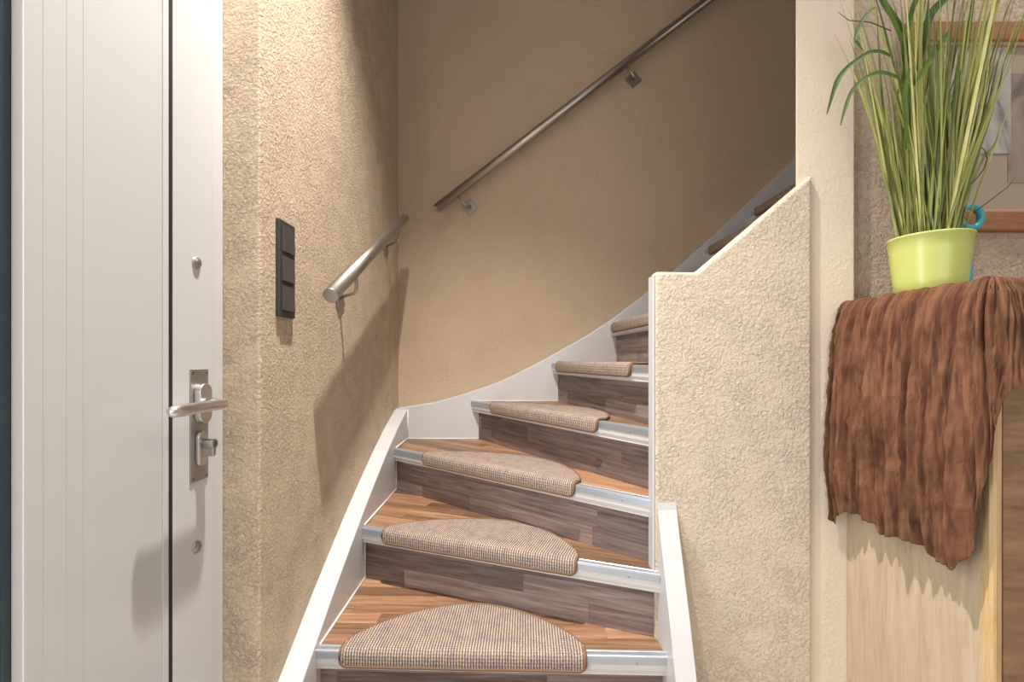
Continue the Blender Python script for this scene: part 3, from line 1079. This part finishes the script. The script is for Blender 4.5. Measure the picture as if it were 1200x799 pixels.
def ribbon(name, pts, widths, mat, up=(0.0, -1.0, 0.15), fold=0.18):
    """broad leaf along a smooth curve"""
    P = [Vector(p) for p in pts]
    # Catmull-Rom refinement
    Q, W = [], []
    n = len(P)
    for i in range(n - 1):
        a, b, c, e = P[max(i - 1, 0)], P[i], P[i + 1], P[min(i + 2, n - 1)]
        for k in range(5):
            t = k / 5
            Q.append(0.5 * ((2 * b) + (c - a) * t + (2 * a - 5 * b + 4 * c - e) * t * t + (3 * b - a - 3 * c + e) * t ** 3))
            W.append(widths[i] + (widths[i + 1] - widths[i]) * t)
    Q.append(P[-1]); W.append(widths[-1])
    vs, fs = [], []
    upv = Vector(up)
    for i, q in enumerate(Q):
        tn = (Q[min(i + 1, len(Q) - 1)] - Q[max(i - 1, 0)]).normalized()
        sd = tn.cross(upv).normalized()
        nn = sd.cross(tn)
        vs += [q - sd * W[i] / 2, q - nn * W[i] * fold, q + sd * W[i] / 2]
    for i in range(len(Q) - 1):
        a = i * 3; b = a + 3
        fs += [(a, a + 1, b + 1, b), (a + 1, a + 2, b + 2, b + 1)]
    me = bpy.data.meshes.new(name)
    me.from_pydata([tuple(v) for v in vs], [], fs)
    for pl in me.polygons: pl.use_smooth = True
    o = link(name, me, mat)
    rebase(o, P[0])
    return child(o, plant)


def PP(px, py, y):
    return ((px - 600) * y / F, y, Z((421 - py) * y / F))


LEAVES = [
    ([(1062, 175, 1.10), (1062, 80, 1.09), (1055, 35, 1.08), (1035, 2, 1.07), (1022, -25, 1.05)], [0.006, 0.014, 0.022, 0.020, 0.004]),
    ([(1052, 110, 1.10), (1062, 78, 1.09), (1058, 50, 1.08), (1045, 20, 1.06), (1030, -15, 1.05)], [0.005, 0.013, 0.016, 0.013, 0.003]),
    ([(1072, 100, 1.08), (1082, 50, 1.07), (1092, 15, 1.06), (1118, -8, 1.05), (1140, -15, 1.04)], [0.006, 0.018, 0.018, 0.013, 0.003]),
    ([(1064, 35, 1.07), (1068, 15, 1.06), (1078, -10, 1.05), (1090, -30, 1.05)], [0.010, 0.012, 0.012, 0.004]),
    ([(1075, 95, 1.05), (1090, 70, 1.04), (1104, 48, 1.03), (1112, 36, 1.02)], [0.006, 0.013, 0.011, 0.002]),
    ([(1044, 66, 1.08), (1034, 61, 1.06), (1020, 61, 1.03), (1005, 70, 1.01), (992, 80, 1.0), (980, 98, 0.985), (969, 134, 0.98)], [0.012, 0.013, 0.010, 0.008, 0.009, 0.011, 0.002]),
    ([(1055, 92, 1.07), (1043, 87, 1.05), (1030, 85, 1.03), (1014, 91, 1.01), (1000, 104, 1.0), (992, 122, 0.99), (985, 147, 0.985)], [0.012, 0.013, 0.010, 0.006, 0.007, 0.008, 0.002]),
    ([(1026, 8, 1.06), (1014, 19, 1.04), (1006, 34, 1.03), (1002, 47, 1.02)], [0.003, 0.007, 0.008, 0.007]),
    ([(1002, 47, 1.02), (1006, 52, 1.02), (1012, 60, 1.02)], [0.007, 0.009, 0.002]),
    ([(1060, 165, 1.07), (1062, 140, 1.06), (1060, 110, 1.05), (1066, 80, 1.04)], [0.003, 0.013, 0.014, 0.004]),
    ([(1116, 160, 1.06), (1122, 90, 1.05), (1134, 40, 1.04), (1142, -10, 1.03)], [0.006, 0.014, 0.012, 0.006]),
]
for pts, wd in LEAVES:
    ribbon('broad_leaf', [PP(*p) for p in pts], wd, M['leaf'])
# long pale blades leaning right in front of the picture, and dry tendrils
for pts in ([(1118, 268, 1.06), (1140, 190, 1.04), (1170, 110, 1.02), (1199, 28, 1.0)], [(1122, 262, 1.06), (1146, 180, 1.05), (1166, 120, 1.03), (1178, 65, 1.02)],
            [(1112, 265, 1.05), (1130, 200, 1.03), (1150, 130, 1.02), (1163, 40, 1.01)], [(1126, 250, 1.08), (1150, 190, 1.07), (1165, 170, 1.06), (1172, 150, 1.05)],
            [(1110, 262, 1.04), (1128, 215, 1.03), (1142, 175, 1.02), (1176, 90, 1.01)], [(1100, 262, 1.03), (1112, 180, 1.02), (1122, 100, 1.02), (1130, 10, 1.02)]):
    ribbon('grass_blade', [PP(*p) for p in pts], [0.005, 0.0062, 0.005, 0.001], M['blade'])
for pts in ([(1140, 250, 1.10), (1160, 235, 1.09), (1180, 220, 1.08), (1190, 208, 1.08)], [(1044, 36, 1.06), (1020, 26, 1.05), (995, 24, 1.04), (982, 14, 1.03)],
            [(1128, 222, 1.08), (1144, 210, 1.07), (1153, 198, 1.065), (1157, 186, 1.06), (1154, 176, 1.06), (1147, 170, 1.06)]):
    q = [Vector(PP(*p)) for p in pts]
    child(tube('tendril', q, [0.0012] * (len(q) - 2) + [0.001, 0.0005], M['twig'], seg=6), plant)

# ------------------------------------------------------------------ turquoise ring on a stem
RX, RY = 1.229, 1.222
ring = tag(empty('ring_stand', (RX, RY, CT + 0.008)), 'small turquoise ring on a slim stem behind the pot', 'ornament')
bm = bmesh.new()
cxr, czr, ra, rb = RX + 0.001, Z(0.3805), 0.029, 0.0092
ringv = []
for i in range(40):
    a = 2 * math.pi * i / 40
    ringv.append([bm.verts.new((cxr + (ra + rb * math.cos(b2)) * math.cos(a), RY + rb * math.sin(b2), czr + (ra + rb * math.cos(b2)) * math.sin(a))) for b2 in [2 * math.pi * k / 14 for k in range(14)]])
for i in range(40):
    for k in range(14):
        f = bm.faces.new((ringv[i][k], ringv[(i + 1) % 40][k], ringv[(i + 1) % 40][(k + 1) % 14], ringv[i][(k + 1) % 14]))
        f.smooth = True
child(from_bm('ring', bm, M['turquoise']), ring)
bm = bmesh.new()
zb0 = CT + 0.008
hh = czr - ra - rb * 0.6 - zb0
add_lathe(bm, [(0, 0), (0.019, 0), (0.0195, 0.004), (0.015, 0.009), (0.0075, 0.015), (0.0062, 0.03), (0.0062, hh - 0.012), (0.008, hh - 0.004), (0.006, hh), (0, hh)], (RX, RY, zb0), 20)
child(from_bm('stem', bm, M['turquoise']), ring)

# ------------------------------------------------------------------ picture
YP = 1.285
fx0, fx1 = (1064 - 600) * 1.262 / F, 1.98
fzt, fzb = Z((421 - 24) * 1.262 / F), Z((421 - 270) * 1.262 / F)
BW = 0.054
pic = tag(empty('picture_frame', ((fx0 + fx1) / 2, YP, fzb)), 'framed sketch prints in a reddish wooden frame behind the plant', 'picture')


def bar(nm, x0, x1, z0, z1, mat, y0=1.262, y1=YP, **kw):
    return child(box(nm, x0, x1, y0, y1, z0, z1, mat, **kw), pic)


bar('frame_bar', fx0, fx1, fzt - BW, fzt, M['frame_wood'], bevel=0.004)
bar('frame_bar', fx0, fx1, fzb, fzb + BW, M['frame_wood'], bevel=0.004)
bar('frame_bar', fx0, fx0 + BW, fzb + BW, fzt - BW, M['frame_wood'], bevel=0.004)
bar('frame_bar', fx1 - BW, fx1, fzb + BW, fzt - BW, M['frame_wood'], bevel=0.004)
ix0, ix1, iz0, iz1 = fx0 + BW, fx1 - BW, fzb + BW, fzt - BW
bar('frame_lip', ix0, ix1, iz1 - 0.010, iz1, M['frame_lip'], 1.268, YP, bevel=0.001)
bar('frame_lip', ix0, ix1, iz0, iz0 + 0.008, M['frame_lip'], 1.268, YP, bevel=0.001)
bar('mount', ix0, ix1, iz0 + 0.008, iz1 - 0.010, M['paspartout'], 1.278, YP)


def pic_rect(px0, px1, py0, py1, y):
    return (px0 - 600) * y / F, (px1 - 600) * y / F, Z((421 - py1) * y / F), Z((421 - py0) * y / F)


x0, x1, z0, z1 = pic_rect(1100, 1184, 53, 180, 1.277)
bar('print', x0, x1, z0, z1, M['print_a'], 1.2755, 1.2765)
x0, x1, z0, z1 = pic_rect(1181, 1330, 86, 214, 1.277)
bar('print', x0, x1, z0, z1, M['print_b'], 1.2768, 1.2778)


# ------------------------------------------------------------------ ceiling downlights of the hall and an added fill lamp
GL = plain('lamp_glass', (1, 1, 1), 0.3)
GL.node_tree.nodes['Principled BSDF'].inputs['Emission Color'].default_value = (1.0, 0.86, 0.68, 1)
GL.node_tree.nodes['Principled BSDF'].inputs['Emission Strength'].default_value = 3.0


def downlight(i, x, y, watts):
    spots = ['in front of the left wall', 'above the sideboard', 'added as fill behind the camera']
    root = tag(empty('downlight', (x, y, CEIL)), 'white recessed ceiling downlight ' + spots[i], 'downlight', 'hall ceiling downlights')
    bm = bmesh.new()
    add_lathe(bm, [(0.030, 0.0), (0.030, -0.004), (0.044, -0.005), (0.046, -0.0005), (0.046, 0.0)], (x, y, CEIL), 28)
    child(from_bm('trim_ring', bm, M['lamp_ring']), root)
    bm = bmesh.new()
    add_lathe(bm, [(0.030, -0.0008), (0.015, -0.0018), (0, -0.002)], (x, y, CEIL), 24)
    child(from_bm('lamp_glass', bm, GL), root)
    d = bpy.data.lights.new('downlight_bulb', 'SPOT')
    d.energy = watts * 4
    d.color = (1.0, 0.92, 0.83)
    d.shadow_soft_size = 0.026 if i == 0 else 0.10
    d.spot_size = math.radians(96 if i == 0 else 125)
    d.spot_blend = 1.0
    o = bpy.data.objects.new('downlight_bulb', d)
    COL.objects.link(o)
    o.location = (x, y, CEIL - 0.03)
    child(o, root)


for i, ((x, y), wt) in enumerate(DOWNLIGHTS):
    downlight(i, x, y, wt)
